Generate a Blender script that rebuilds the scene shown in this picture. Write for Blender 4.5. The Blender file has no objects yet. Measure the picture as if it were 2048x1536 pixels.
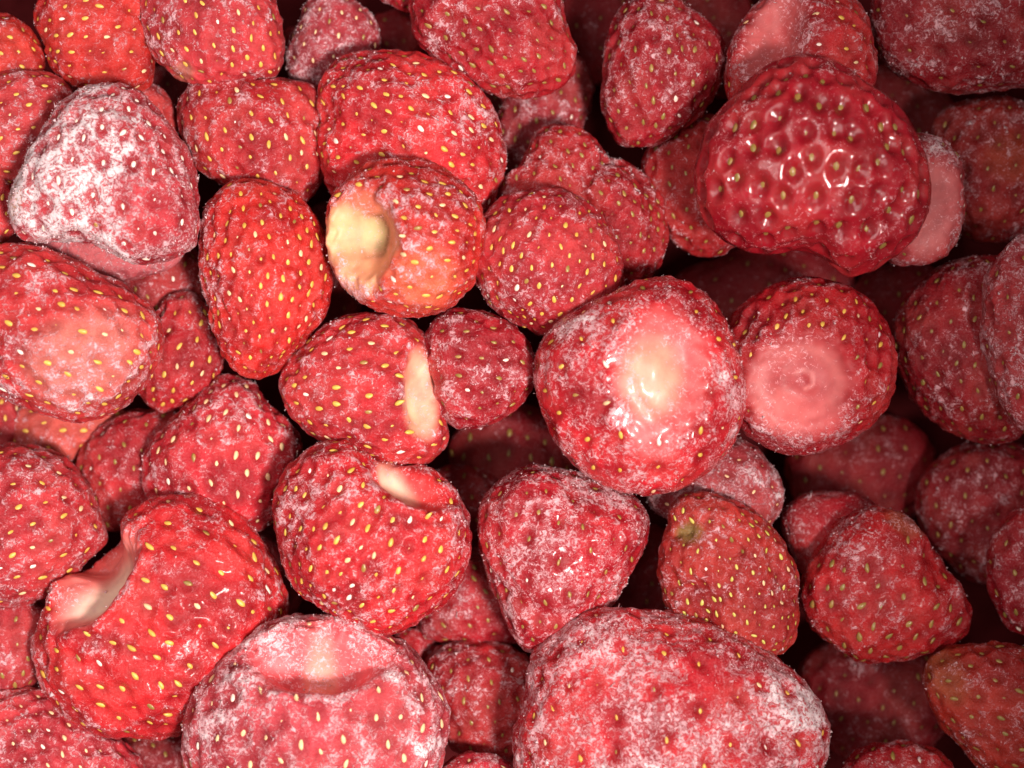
import bpy, math
import numpy as np
from mathutils import Vector, Matrix

# ------------------------------------------------------------------ camera, light, world
K = 1.0e-4            # metres per photo pixel at the height z = 0
D = 3600.0            # camera height above z = 0, in the same pixel unit
scene = bpy.context.scene
COL = scene.collection

cam_d = bpy.data.cameras.new('camera')
cam = bpy.data.objects.new('camera', cam_d)
COL.objects.link(cam)
cam.location = (0, 0, D * K)
cam_d.sensor_width = 36
cam_d.lens = 36 * D / 2048.0
cam_d.clip_start = 0.01
cam_d.clip_end = 20
cam_d.dof.use_dof = True
cam_d.dof.focus_distance = (D - 60) * K
cam_d.dof.aperture_fstop = 9.0
scene.camera = cam

world = bpy.data.worlds.new('World')
scene.world = world
world.use_nodes = True
bg = world.node_tree.nodes['Background']
bg.inputs['Color'].default_value = (1.0, 0.66, 0.65, 1)
bg.inputs['Strength'].default_value = 0.105


def lamp(name, kind, loc, aim, energy, color, **kw):
    d = bpy.data.lights.new(name, kind)
    d.energy = energy
    d.color = color
    for k, v in kw.items():
        setattr(d, k, v)
    o = bpy.data.objects.new(name, d)
    COL.objects.link(o)
    o.location = loc
    o.rotation_euler = (Vector(aim) - Vector(loc)).to_track_quat('-Z', 'Y').to_euler()
    return o


lamp('key_lamp', 'SPOT', (0.20, -0.15, 0.62), (-0.126, 0.0, 0.0), 32, (1.0, 0.94, 0.87),
     spot_size=math.radians(37), spot_blend=0.65, shadow_soft_size=0.058)
lamp('soft_fill', 'AREA', (-0.22, 0.06, 0.55), (-0.17, 0.0, 0.0), 1.8, (1.0, 0.92, 0.88),
     shape='DISK', size=0.42)  # added fill light that lifts the left of the pile

scene.view_settings.view_transform = 'Standard'
scene.view_settings.look = 'None'
scene.view_settings.exposure = 0.0
scene.view_settings.gamma = 1.0
scene.render.engine = 'CYCLES'
scene.cycles.max_bounces = 6
scene.cycles.diffuse_bounces = 3

# ------------------------------------------------------------------ materials


def nodes(m):
    m.use_nodes = True
    nt = m.node_tree
    return nt, nt.nodes, nt.links, nt.nodes['Principled BSDF']


def noise(nt, vec, scale, detail=4, rough=0.6, dist=0.0):
    n = nt.nodes.new('ShaderNodeTexNoise')
    n.inputs['Scale'].default_value = scale
    n.inputs['Detail'].default_value = detail
    n.inputs['Roughness'].default_value = rough
    n.inputs['Distortion'].default_value = dist
    nt.links.new(vec, n.inputs['Vector'])
    return n.outputs['Fac']


def maprange(nt, v, a, b, c=0.0, d=1.0, smooth=True):
    n = nt.nodes.new('ShaderNodeMapRange')
    if smooth:
        n.interpolation_type = 'SMOOTHSTEP'
    nt.links.new(v, n.inputs[0])
    for i, x in enumerate((a, b, c, d)):
        n.inputs[i + 1].default_value = x
    return n.outputs[0]


def mth(nt, op, a, b=None, c=None, clamp=False):
    n = nt.nodes.new('ShaderNodeMath')
    n.operation = op
    n.use_clamp = clamp
    for i, x in enumerate((a, b, c)):
        if x is None:
            continue
        if isinstance(x, (int, float)):
            n.inputs[i].default_value = x
        else:
            nt.links.new(x, n.inputs[i])
    return n.outputs[0]


def mixc(nt, f, a, b, mode='MIX'):
    n = nt.nodes.new('ShaderNodeMix')
    n.data_type = 'RGBA'
    n.blend_type = mode
    for i, x in ((0, f), (6, a), (7, b)):
        if isinstance(x, (int, float)):
            n.inputs[i].default_value = x
        elif isinstance(x, tuple):
            n.inputs[i].default_value = (*x, 1)
        else:
            nt.links.new(x, n.inputs[i])
    return n.outputs[2]


def skin_material():
    m = bpy.data.materials.new('strawberry_skin')
    nt, N, L, P = nodes(m)
    tc = N.new('ShaderNodeTexCoord').outputs['Object']
    at = N.new('ShaderNodeAttribute'); at.attribute_name = 'skin'
    fr = N.new('ShaderNodeAttribute'); fr.attribute_name = 'frost'
    base = at.outputs['Color']
    gloss = at.outputs['Alpha']
    frost = fr.outputs['Fac']
    n_lo = noise(nt, tc, 170, 5, 0.6)          # blotches about 60 px
    n_mid = noise(nt, tc, 620, 6, 0.68, 0.35)  # about 16 px
    n_fine = noise(nt, tc, 2300, 4, 0.7)       # about 4 px
    # skin colour: slight mottling
    base = mixc(nt, maprange(nt, n_lo, 0.35, 0.7, 0.0, 0.55), base,
                mixc(nt, 1.0, base, (0.62, 0.45, 0.5), 'MULTIPLY'))
    base = mixc(nt, maprange(nt, n_mid, 0.45, 0.75, 0.0, 0.07), base, (0.75, 0.16, 0.13))
    # thin frost film (pink) and thick frost (white grains)
    n_grain = noise(nt, tc, 1000, 5, 0.78, 1.0)
    n_patch = noise(nt, tc, 420, 6, 0.75, 0.8)
    cov = mth(nt, 'ADD', frost, mth(nt, 'MULTIPLY', mth(nt, 'SUBTRACT', n_lo, 0.5), 0.9))
    cov = mth(nt, 'ADD', cov, mth(nt, 'MULTIPLY', mth(nt, 'SUBTRACT', n_patch, 0.5), 1.25))
    cov = mth(nt, 'MINIMUM', cov, 0.86)
    s = mth(nt, 'ADD', mth(nt, 'MULTIPLY', cov, 0.26), mth(nt, 'MULTIPLY_ADD', n_grain, 1.35, -0.135))
    haze = maprange(nt, cov, 0.22, 1.0, 0.0, 0.40)
    film = maprange(nt, s, 0.60, 0.70, 0.0, 0.66)
    thick = maprange(nt, s, 0.68, 0.76, 0.0, 0.88)
    c = mixc(nt, haze, base, mixc(nt, 0.45, base, (0.80, 0.28, 0.33)))
    c = mixc(nt, film, c, mixc(nt, 0.5, base, (0.86, 0.40, 0.44)))
    whi = maprange(nt, cov, 0.66, 0.90)
    c = mixc(nt, thick, c, mixc(nt, whi, (0.84, 0.46, 0.50), (0.90, 0.76, 0.78)))
    L.new(c, P.inputs['Base Color'])
    rr = mth(nt, 'SUBTRACT', 0.36, mth(nt, 'MULTIPLY', gloss, 0.20))
    r = mth(nt, 'ADD', rr, mth(nt, 'MULTIPLY', mth(nt, 'ADD', film, haze), 0.22), clamp=True)
    smr = N.new('ShaderNodeAttribute'); smr.attribute_name = 'smoothness'
    r = mth(nt, 'ADD', r, mth(nt, 'MULTIPLY', smr.outputs['Fac'], 0.24), clamp=True)
    r = mth(nt, 'ADD', r, mth(nt, 'MULTIPLY', mth(nt, 'SUBTRACT', n_fine, 0.5), 0.5), clamp=True)
    L.new(r, P.inputs['Roughness'])
    P.inputs['Specular IOR Level'].default_value = 0.34
    cw = maprange(nt, gloss, 0.45, 1.0, 0.0, 0.75, False)
    cw = mth(nt, 'MULTIPLY', cw, mth(nt, 'SUBTRACT', 1.0, mth(nt, 'MULTIPLY', smr.outputs['Fac'], 0.65)))
    L.new(cw, P.inputs['Coat Weight'])
    P.inputs['Coat Roughness'].default_value = 0.13
    P.inputs['Subsurface Weight'].default_value = 0.14
    P.inputs['Subsurface Radius'].default_value = (1.0, 0.2, 0.15)
    P.inputs['Subsurface Scale'].default_value = 0.0018
    # relief
    hgt = mth(nt, 'ADD', mth(nt, 'MULTIPLY', n_mid, 0.00045),
              mth(nt, 'MULTIPLY', n_grain, 0.00042))
    hgt = mth(nt, 'ADD', hgt, mth(nt, 'MULTIPLY', thick, 0.00014))
    b = N.new('ShaderNodeBump')
    sm = N.new('ShaderNodeAttribute'); sm.attribute_name = 'smoothness'
    st = mth(nt, 'SUBTRACT', 0.95, mth(nt, 'MULTIPLY', sm.outputs['Fac'], 0.75))
    L.new(mth(nt, 'SUBTRACT', st, mth(nt, 'MULTIPLY', gloss, 0.35), clamp=True), b.inputs['Strength'])
    b.inputs['Distance'].default_value = 1.0
    L.new(hgt, b.inputs['Height'])
    L.new(b.outputs[0], P.inputs['Normal'])
    b2 = N.new('ShaderNodeBump')
    b2.inputs['Strength'].default_value = 0.35
    L.new(hgt, b2.inputs['Height'])
    L.new(b2.outputs[0], P.inputs['Coat Normal'])
    return m


def seed_material(name, c1, c2, rough=0.4):
    m = bpy.data.materials.new(name)
    nt, N, L, P = nodes(m)
    tc = N.new('ShaderNodeTexCoord').outputs['Object']
    oi = N.new('ShaderNodeObjectInfo').outputs['Random']
    f = maprange(nt, noise(nt, tc, 1500, 3), 0.35, 0.65)
    f = mth(nt, 'MULTIPLY', mth(nt, 'ADD', f, oi), 0.5)
    L.new(mixc(nt, f, c1, c2), P.inputs['Base Color'])
    P.inputs['Roughness'].default_value = rough
    P.inputs['Subsurface Weight'].default_value = 0.1
    P.inputs['Subsurface Scale'].default_value = 0.0005
    return m


def frost_material():
    m = bpy.data.materials.new('frost_crystal')
    nt, N, L, P = nodes(m)
    P.inputs['Base Color'].default_value = (0.92, 0.66, 0.69, 1)
    P.inputs['Roughness'].default_value = 0.28
    P.inputs['Transmission Weight'].default_value = 0.35
    P.inputs['IOR'].default_value = 1.31
    return m


M_SKIN = skin_material()
M_SEED = {
    'y': seed_material('seed_yellow', (0.74, 0.47, 0.09), (0.62, 0.31, 0.05)),
    'o': seed_material('seed_olive', (0.24, 0.17, 0.04), (0.42, 0.22, 0.06), 0.3),
    't': seed_material('seed_tan', (0.85, 0.62, 0.34), (0.78, 0.42, 0.22), 0.5),
    'w': seed_material('seed_frosted', (0.90, 0.74, 0.66), (0.88, 0.62, 0.50), 0.5),
    'g': seed_material('seed_green', (0.68, 0.58, 0.14), (0.50, 0.42, 0.07)),
}
M_FROST = frost_material()


def make_mesh(name, v, f, mat):
    me = bpy.data.meshes.new(name)
    v = np.asarray(v, dtype=np.float32)
    f = np.asarray(f, dtype=np.int32)
    n, k = f.shape
    me.vertices.add(len(v))
    me.vertices.foreach_set('co', v.ravel())
    me.loops.add(n * k)
    me.loops.foreach_set('vertex_index', f.ravel())
    me.polygons.add(n)
    me.polygons.foreach_set('loop_start', np.arange(0, n * k, k, dtype=np.int32))
    me.polygons.foreach_set('loop_total', np.full(n, k, dtype=np.int32))
    me.update(calc_edges=True)
    me.materials.append(mat)
    return me


# ------------------------------------------------------------------ seeds (achenes)
def seed_shape(rings=4, seg=7, length=9.5, width=4.9, height=2.7, bend=0.0):
    vs = [(-length, 0, 0)]
    for i in range(1, rings):
        t = i / rings
        x = -length + 2 * length * t
        w = math.sin(math.pi * t) ** 0.75 * (0.72 + 0.42 * t)
        for j in range(seg):
            a = 2 * math.pi * j / seg
            vs.append((x, w * width * math.cos(a) + bend * math.sin(math.pi * t), w * height * math.sin(a)))
    vs.append((length, 0, 0))
    fs = []
    for j in range(seg):
        fs.append((0, 1 + (j + 1) % seg, 1 + j))
    for i in range(rings - 2):
        for j in range(seg):
            a = 1 + i * seg + j
            b = 1 + i * seg + (j + 1) % seg
            fs.append((a, b, b + seg)); fs.append((a, b + seg, a + seg))
    o = 1 + (rings - 2) * seg
    e = len(vs) - 1
    for j in range(seg):
        fs.append((e, o + j, o + (j + 1) % seg))
    return np.array(vs, float), np.array(fs, int)


SEED_MESH = {}
for key, mt in M_SEED.items():
    lst = []
    for (l, w, h, b) in ((9.5, 4.9, 2.7, 0), (8.6, 5.2, 2.6, 0.8), (10.2, 4.5, 2.7, -0.9)):
        sv, sf = seed_shape(5, 8, l, w, h, b)
        me = make_mesh('seed', sv * K, sf, mt)
        me.polygons.foreach_set('use_smooth', [True] * len(me.polygons))
        lst.append(me)
    SEED_MESH[key] = lst
LOW_SEED = seed_shape(2, 5)


# ------------------------------------------------------------------ berry grid topology
def disc_grid(N):
    u = np.linspace(-1, 1, N + 1)
    a, b = np.meshgrid(u, u, indexing='ij')
    a = a.ravel(); b = b.ravel()
    r = np.where(np.abs(a) > np.abs(b), a, b)
    with np.errstate(divide='ignore', invalid='ignore'):
        ph = np.where(np.abs(a) > np.abs(b), (math.pi / 4) * (b / a), math.pi / 2 - (math.pi / 4) * (a / b))
    ph = np.nan_to_num(ph)
    x = r * np.cos(ph); y = r * np.sin(ph)
    t = np.hypot(x, y); p = np.arctan2(y, x)
    idx = np.arange((N + 1) ** 2).reshape(N + 1, N + 1)
    q = np.stack([idx[:-1, :-1], idx[1:, :-1], idx[1:, 1:], idx[:-1, 1:]], -1).reshape(-1, 4)
    edge = np.zeros((N + 1, N + 1), bool)
    edge[0] = edge[-1] = True; edge[:, 0] = edge[:, -1] = True
    edge = edge.ravel()
    n = (N + 1) ** 2
    remap = np.empty(n, int)
    remap[edge] = np.where(edge)[0]
    inner = np.where(~edge)[0]
    remap[inner] = n + np.arange(len(inner))
    q2 = remap[q][:, ::-1]
    th = np.concatenate([t * math.pi / 2, math.pi - t[inner] * math.pi / 2])
    phi = np.concatenate([p, p[inner]])
    return th, phi, np.concatenate([q, q2])


GRID = {}


def wave_noise(P, rng, wl, octaves=3, gain=0.5):
    out = np.zeros(len(P))
    amp = 1.0
    for o in range(octaves):
        for _ in range(7):
            k = rng.normal(size=3); k /= np.linalg.norm(k)
            k *= 2 * math.pi / (wl * rng.uniform(0.75, 1.35))
            out += amp * 0.38 * np.sin(P @ k + rng.uniform(0, 6.283))
        amp *= gain; wl *= 0.5
    return out


class Outline:
    """closed outline (photo pixels, y up, about a centre) as a smooth polar radius"""
    def __init__(self, pts, c):
        p = np.array(pts, float)
        d = p - np.array(c, float)
        d[:, 1] *= -1
        a = np.arctan2(d[:, 1], d[:, 0]); r = np.hypot(d[:, 0], d[:, 1])
        o = np.argsort(a); a = a[o]; r = r[o]
        n = 256
        g = np.linspace(-math.pi, math.pi, n, endpoint=False)
        a3 = np.concatenate([a - 2 * math.pi, a, a + 2 * math.pi]); r3 = np.tile(r, 3)
        rg = np.interp(g, a3, r3)
        F = np.fft.rfft(rg)
        k = np.arange(len(F))
        F *= np.exp(-(k / 19.0) ** 2)
        self.F = F / n; self.k = k
        self.rmax = r.max(); self.rmean = r.mean()

    def radius(self, phi, s):
        """harmonics fade towards the pole so that the top stays smooth"""
        out = np.full(len(phi), self.F[0].real)
        for k in range(1, 36):
            c = self.F[k]
            e = 1.0 if k in (1, 3) else max(0, k - 2)
            out += 2 * (c.real * np.cos(k * (phi + math.pi)) - c.imag * np.sin(k * (phi + math.pi))) * s ** e
        return out


def centroid(pts):
    p = np.array(pts, float); x, y = p[:, 0], p[:, 1]
    x1, y1 = np.roll(x, -1), np.roll(y, -1)
    cr = x * y1 - x1 * y
    A = cr.sum() / 2
    return ((x + x1) * cr).sum() / (6 * A), ((y + y1) * cr).sum() / (6 * A)


def ell(xy, c, r, rot):
    """elliptical distance (1 on the rim); image axes with y down"""
    d = xy - np.array(c, float)
    a = math.radians(rot)
    u = d[:, 0] * math.cos(a) + d[:, 1] * math.sin(a)
    v = -d[:, 0] * math.sin(a) + d[:, 1] * math.cos(a)
    return np.hypot(u / r[0], v / r[1])


def polydist(xy, pl):
    best = np.full(len(xy), 1e9)
    pl = np.array(pl, float)
    for a, b in zip(pl[:-1], pl[1:]):
        ab = b - a
        t = np.clip(((xy - a) @ ab) / (ab @ ab), 0, 1)
        best = np.minimum(best, np.hypot(*(xy - a - t[:, None] * ab).T))
    return best


def sstep(x, a, b):
    t = np.clip((x - a) / (b - a), 0, 1)
    return t * t * (3 - 2 * t)


# colours (linear albedo)
RED = (0.56, 0.012, 0.022)
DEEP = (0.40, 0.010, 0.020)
DARK = (0.30, 0.012, 0.018)  # shade of the gaps and dim corner put into the berry colour
ORG = (0.62, 0.028, 0.022)
PINK = (0.60, 0.055, 0.075)
FLESH = (0.86, 0.50, 0.28)
FPINK = (0.80, 0.20, 0.20)
CREAM = (0.70, 0.42, 0.29)
OLIVE = (0.50, 0.42, 0.17)

BERRIES = []


def S(label, z, pts, c=None, h=0.86, tip=(0, 1, 0), col=RED, frost=0.3, sp=42, seed='y', ss=1.0,
      pit=3.5, gloss=0.35, feats=(), bump=5.0):
    BERRIES.append(dict(label=label, z=z, pts=pts, c=c or centroid(pts), h=h, tip=tip, col=col, frost=frost,
                        sp=sp, seed=seed, ss=ss, pit=pit, gloss=gloss, feats=feats, bump=bump))


# features: ('hollow', centre, radii, rot, depth, colour, tint strength)   sunken, seedless
#           ('dent'/'bump', centre, radii, rot, depth)
#           ('crease', polyline, width, depth)   ('ridge', polyline, width, height, frost)
#           ('tint', centre, radii, rot, colour, strength)   ('frost', centre, radii, rot, amount)
#           ('bare', centre, radii, rot)  no seeds there
#BERRIES-BEGIN
S('large round strawberry showing its cream calyx scar with a bright glint, topmost in the centre', 60,
  [(1240,580),(1300,555),(1360,562),(1410,590),(1450,640),(1475,700),(1485,780),(1480,850),(1450,910),(1400,955),(1350,980),(1290,990),(1230,980),(1170,945),(1110,885),(1085,830),(1068,760),(1072,710),(1095,665),(1140,625),(1190,600)],
  c=(1280,770), h=0.8, tip=(0,0.1,-1), col=RED, frost=0.26, sp=64, seed='y', gloss=0.8, pit=2.5,
  feats=[('hollow',(1312,745),(105,140),8,26,(0.74,0.12,0.12),0.75),('dent',(1370,760),(30,80),0,10),
         ('tint',(1292,755),(70,90),0,CREAM,0.85),('bump',(1300,742),(34,34),0,16),('dent',(1325,735),(18,22),0,9),('ridge',[(1262,705),(1252,745),(1262,790),(1290,825)],7,5,0.25),
         ('frost',(1150,640),(90,70),-30,0.40),('frost',(1235,740),(25,90),0,0.35),('frost',(1440,800),(40,110),0,0.35),
         ('frost',(1240,930),(140,40),15,0.22),('tint',(1300,880),(60,40),0,FPINK,0.6)])
S('big glossy dark red strawberry with deep pits and olive seeds, perched at upper right', 90,
  [(1530,130),(1580,112),(1640,115),(1690,140),(1740,180),(1790,220),(1830,280),(1855,350),(1860,410),(1842,455),(1805,500),(1760,532),(1718,558),(1700,566),(1682,536),(1645,500),(1590,494),(1510,505),(1450,480),(1400,430),(1388,370),(1400,300),(1420,240),(1450,210),(1480,180)],
  c=(1620,320), h=0.80, tip=(0.1,-1,0.35), col=(0.42,0.006,0.018), frost=-0.02, sp=54, seed='o', ss=1.5, pit=8.5, gloss=1.0, bump=4,
  feats=[('crease',[(1500,520),(1600,497),(1700,470),(1780,430)],26,16),('frost',(1450,240),(40,60),30,0.3),
         ('frost',(1780,420),(60,130),20,0.25),('frost',(1640,150),(90,40),10,0.25),('dent',(1715,545),(70,32),-25,46)])
S('huge strawberry crusted with patchy white frost, at the bottom edge', 50,
  [(1210,1215),(1270,1222),(1340,1232),(1420,1245),(1500,1290),(1570,1330),(1620,1380),(1655,1440),(1660,1490),(1645,1540),(1600,1620),(1480,1680),(1300,1700),(1130,1660),(1050,1600),(1030,1520),(1035,1440),(1058,1385),(1050,1335),(1090,1290),(1140,1240)],
  h=0.72, tip=(0.2,1,0), col=RED, frost=0.46, sp=66, seed='y', ss=0.9, pit=4, gloss=0.5, bump=9,
  feats=[('frost',(1600,1400),(50,90),-35,0.36),('frost',(1560,1500),(110,70),0,0.2),('frost',(1250,1290),(90,60),10,0.28),
         ('frost',(1380,1330),(90,50),20,-0.30),('ridge',[(1530,1335),(1550,1390),(1580,1430)],12,7,0.5),
         ('crease',[(1280,1240),(1290,1300),(1350,1330)],16,12),('bump',(1180,1260),(50,40),0,10),
         ('frost',(1100,1340),(50,60),0,0.1),('frost',(1330,1440),(200,50),-20,0.12)])
S('broad frosty pink strawberry with a wide smooth hollow, at the bottom edge left of centre', 40,
  [(450,1310),(490,1270),(550,1240),(620,1230),(700,1235),(760,1260),(810,1290),(850,1330),(890,1380),(905,1430),(900,1480),(880,1536),(850,1600),(700,1660),(520,1650),(400,1580),(365,1500),(370,1430),(400,1370)],
  h=0.78, tip=(0,1,0.2), col=PINK, frost=0.50, sp=52, seed='t', ss=1.15, pit=4, gloss=0.3, bump=7,
  feats=[('hollow',(645,1300),(160,64),2,104,(0.80,0.12,0.13),0.85,(0.03,0.66,0.78)),('tint',(650,1300),(40,60),0,(0.88,0.36,0.26),0.7),
         ('ridge',[(470,1335),(520,1325),(580,1350),(640,1362),(700,1350),(760,1320),(800,1318)],14,9,0.25),
         ('frost',(440,1430),(60,120),15,0.3),('frost',(560,1260),(70,25),0,0.4),('frost',(860,1450),(35,80),0,0.35)])
S('conical strawberry coated almost white with frost, near the upper left corner', 60,
  [(150,185),(200,165),(255,172),(310,215),(345,255),(375,310),(390,370),(400,430),(395,480),(370,515),(310,520),(270,525),(235,505),(170,482),(100,480),(50,490),(25,460),(25,400),(45,345),(75,290),(110,230)],
  h=0.75, tip=(0,-1,0.1), col=(0.55,0.035,0.05), frost=0.60, sp=50, seed='w', ss=1.0, pit=4.5, gloss=0.2, bump=7,
  feats=[('frost',(150,370),(140,130),-30,0.54),('frost',(220,210),(70,50),20,0.35),('frost',(340,400),(60,130),0,-0.22),
         ('ridge',[(100,470),(170,455),(220,480),(270,515)],13,10,0.5),('crease',[(90,455),(80,410),(100,380)],12,9),
         ('tint',(45,400),(22,60),10,OLIVE,0.7),('bare',(45,400),(40,80),10)])
S('smooth dusty pink fold of the white frosted strawberry, added as a separate crescent body below it', -60,
  [(50,470),(90,430),(200,400),(320,420),(375,480),(365,520),(300,548),(230,556),(150,535),(80,500)],
  h=0.7, tip=(1,0,0), col=(0.62,0.13,0.15), frost=0.30, sp=300, pit=0, gloss=0.1, bump=4, feats=[('bare',(220,480),(300,300),0)])  # added body standing in for the frosted berry's own calyx fold
S('plump yellow seeded strawberry with a pale orange frosted tip, at the left edge', 50,
  [(0,485),(60,490),(130,515),(200,550),(260,580),(305,620),(325,665),(328,710),(305,745),(285,775),(245,815),(195,840),(150,848),(100,835),(50,815),(0,780),(-60,740),(-100,650),(-70,540)],
  h=0.82, tip=(1,0.5,0), col=(0.62,0.03,0.035), frost=0.34, sp=42, seed='y', ss=1.1, pit=4, gloss=0.3,
  feats=[('tint',(190,720),(135,100),-30,(0.76,0.23,0.18),0.75),('frost',(200,740),(120,80),-30,0.30),
         ('ridge',[(310,690),(285,740),(230,790),(160,825)],14,8,0.35),('frost',(30,760),(60,60),0,0.3),('crease',[(320,745),(270,800),(200,835)],12,8)])
S('round red strawberry with a yellow green hollow and square core, left of centre', 60,
  [(690,365),(740,325),(800,315),(860,320),(910,350),(950,390),(970,440),(960,520),(940,580),(900,615),(830,632),(770,628),(720,605),(675,560),(655,510),(655,460),(650,430),(665,390)],
  h=0.85, tip=(1,0.2,-0.2), col=ORG, frost=0.30, sp=36, seed='y', ss=1.05, pit=4, gloss=0.45,
  feats=[('hollow',(728,485),(78,102),-8,96,(0.76,0.30,0.16),0.95,(-0.34,-0.05,0.94)),('tint',(724,478),(34,46),0,(0.46,0.38,0.18),0.9),('line',[(698,436),(694,490),(706,522),(740,518),(752,470),(744,440),(706,434)],4.5,(0.20,0.10,0.04),0.8),('tint',(728,410),(50,30),0,(0.76,0.16,0.10),0.7),('tint',(670,480),(22,60),0,(0.84,0.52,0.26),0.7),('tint',(705,560),(50,30),0,(0.80,0.30,0.18),0.6),
         ('tint',(690,470),(35,60),0,(0.88,0.46,0.24),0.6),('ridge',[(790,395),(815,430),(800,480),(770,520),(765,570)],20,13,0.1),
         ('tint',(850,560),(80,70),0,(0.82,0.22,0.10),0.55),('frost',(870,430),(60,70),30,0.38),('frost',(860,560),(60,40),0,0.2),
         ('crease',[(770,530),(755,590),(765,630)],14,12),('tint',(722,560),(50,50),0,(0.85,0.42,0.22),0.7),('bare',(715,560),(45,60),0)])
S('red strawberry thick with yellow seeds, touching the central one on its upper left', 0,
  [(945,480),(965,430),(1010,395),(1070,377),(1130,380),(1180,405),(1220,450),(1240,500),(1250,560),(1230,620),(1170,660),(1100,680),(1050,655),(990,620),(955,570),(938,530)],
  h=0.88, tip=(-0.2,1,0.2), col=(0.52,0.02,0.03), frost=0.30, sp=31, seed='y', ss=0.98, pit=3, gloss=0.3)
S('large bright red oval strawberry above the one with the yellow hollow', -20,
  [(640,160),(680,120),(740,105),(810,102),(860,115),(910,140),(950,175),(990,230),(1005,290),(1008,350),(990,400),(960,440),(880,460),(780,440),(700,420),(665,390),(645,340),(632,270),(635,210)],
  h=0.80, tip=(-1,-0.5,0.2), col=(0.66,0.018,0.026), frost=0.32, sp=35, seed='y', ss=1.0, pit=3.5, gloss=0.4, bump=8,
  feats=[('crease',[(640,235),(700,290),(780,330),(850,370)],34,18),('frost',(700,150),(60,50),30,0.2),('frost',(950,220),(50,80),-30,0.32),('frost',(870,250),(60,40),30,0.2)])
S('notched red strawberry with yellow seeds and a pale bite shaped hollow on its left side', 30,
  [(275,1010),(330,988),(390,982),(450,995),(500,1040),(530,1090),(560,1150),(575,1200),(575,1245),(540,1300),(470,1380),(400,1440),(350,1475),(280,1475),(200,1465),(130,1430),(85,1370),(68,1310),(75,1250),(100,1215),(104,1175),(125,1152),(180,1135),(232,1085),(245,1040)],
  c=(330,1230), h=0.78, tip=(1,0.8,0), col=(0.68,0.022,0.028), frost=0.22, sp=46, seed='y', ss=1.15, pit=3.5, gloss=0.55, bump=8,
  feats=[('hollow',(212,1150),(128,62),-50,78,(0.80,0.22,0.19),0.95,(-0.7,0.45,0.6)),('tint',(196,1152),(88,24),-50,(0.86,0.66,0.50),0.95),
         ('bare',(235,1160),(110,65),-48),('dent',(360,1300),(80,40),-40,10),('frost',(110,1330),(50,110),-10,0.35),('frost',(290,1080),(25,70),10,0.35),
         ('frost',(560,1180),(35,100),-20,0.3)])
S('bright red strawberry with a cream slit in its tucked hollow, just below centre left', 20,
  [(590,920),(640,885),(690,878),(725,895),(742,922),(800,928),(860,935),(910,975),(940,1030),(948,1080),(935,1130),(915,1180),(870,1220),(815,1255),(785,1270),(720,1255),(640,1215),(590,1180),(565,1110),(552,1040),(555,980),(570,940)],
  h=0.86, tip=(-0.5,1,0.2), col=(0.60,0.014,0.022), frost=0.36, sp=38, seed='y', ss=1.1, pit=4.0, gloss=0.5, bump=6,
  feats=[('hollow',(825,965),(92,36),24,62,(0.74,0.05,0.05),0.9,(0.3,0.6,0.7)),('tint',(806,950),(60,17),26,(0.90,0.58,0.42),0.95),
         ('bump',(690,905),(50,35),10,12),('crease',[(735,905),(748,945),(790,975)],16,30),('dent',(830,930),(90,26),18,26),('frost',(610,1000),(60,120),5,0.22),('frost',(720,1180),(120,60),10,0.15)])
S('heart shaped frosty dark red strawberry directly below the central one', -30,
  [(1060,925),(1085,930),(1120,942),(1180,962),(1240,980),(1282,1000),(1300,1035),(1290,1090),(1260,1140),(1235,1190),(1205,1230),(1160,1280),(1090,1310),(1040,1290),(1010,1240),(985,1180),(970,1130),(955,1050),(955,1010),(985,970),(1020,945)],
  h=0.85, tip=(-0.1,1,0), col=(0.46,0.010,0.022), frost=0.42, sp=50, seed='o', ss=0.85, pit=3, gloss=0.65, bump=6,
  feats=[('dent',(1200,985),(80,34),18,18),('frost',(1190,980),(80,30),15,0.35),('crease',[(970,1150),(1050,1200),(1180,1235)],14,10)])
S('round red strawberry with a smooth pink circular calyx hollow, right of the central one', -20,
  [(1530,575),(1580,558),(1650,555),(1700,575),(1745,615),(1780,660),(1790,720),(1775,800),(1740,855),(1680,890),(1610,908),(1540,895),(1490,865),(1440,800),(1430,700),(1470,620)],
  h=0.82, tip=(0.3,-0.8,-0.3), col=(0.48,0.010,0.018), frost=0.20, sp=38, seed='y', ss=0.95, pit=5, gloss=0.42,
  feats=[('hollow',(1583,765),(112,105),20,60,(0.50,0.075,0.08),0.95,(-0.3,-0.2,0.93)),('line',[(1649,775),(1639,810),(1611,835),(1574,844),(1537,835),(1510,809),(1501,774),(1510,739),(1538,714),(1575,705),(1612,714),(1639,740),(1648,775)],15,(0.76,0.24,0.23),0.65),('tint',(1545,825),(60,40),30,(0.78,0.24,0.22),0.6),('tint',(1580,770),(26,26),0,(0.46,0.05,0.06),0.7),('line',[(1562,758),(1576,750),(1592,762),(1594,782),(1580,790)],4,(0.85,0.32,0.30),0.7),('bump',(1578,772),(24,24),0,11),('dent',(1578,772),(10,12),0,8),  # dark core and pale lower ring paint in the hollow's shading
         ('tint',(1590,840),(90,50),10,(0.76,0.15,0.15),0.6),('bare',(1590,850),(110,60),0),('frost',(1510,690),(45,40),0,0.35),('frost',(1700,880),(90,20),-20,0.3)])
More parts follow.
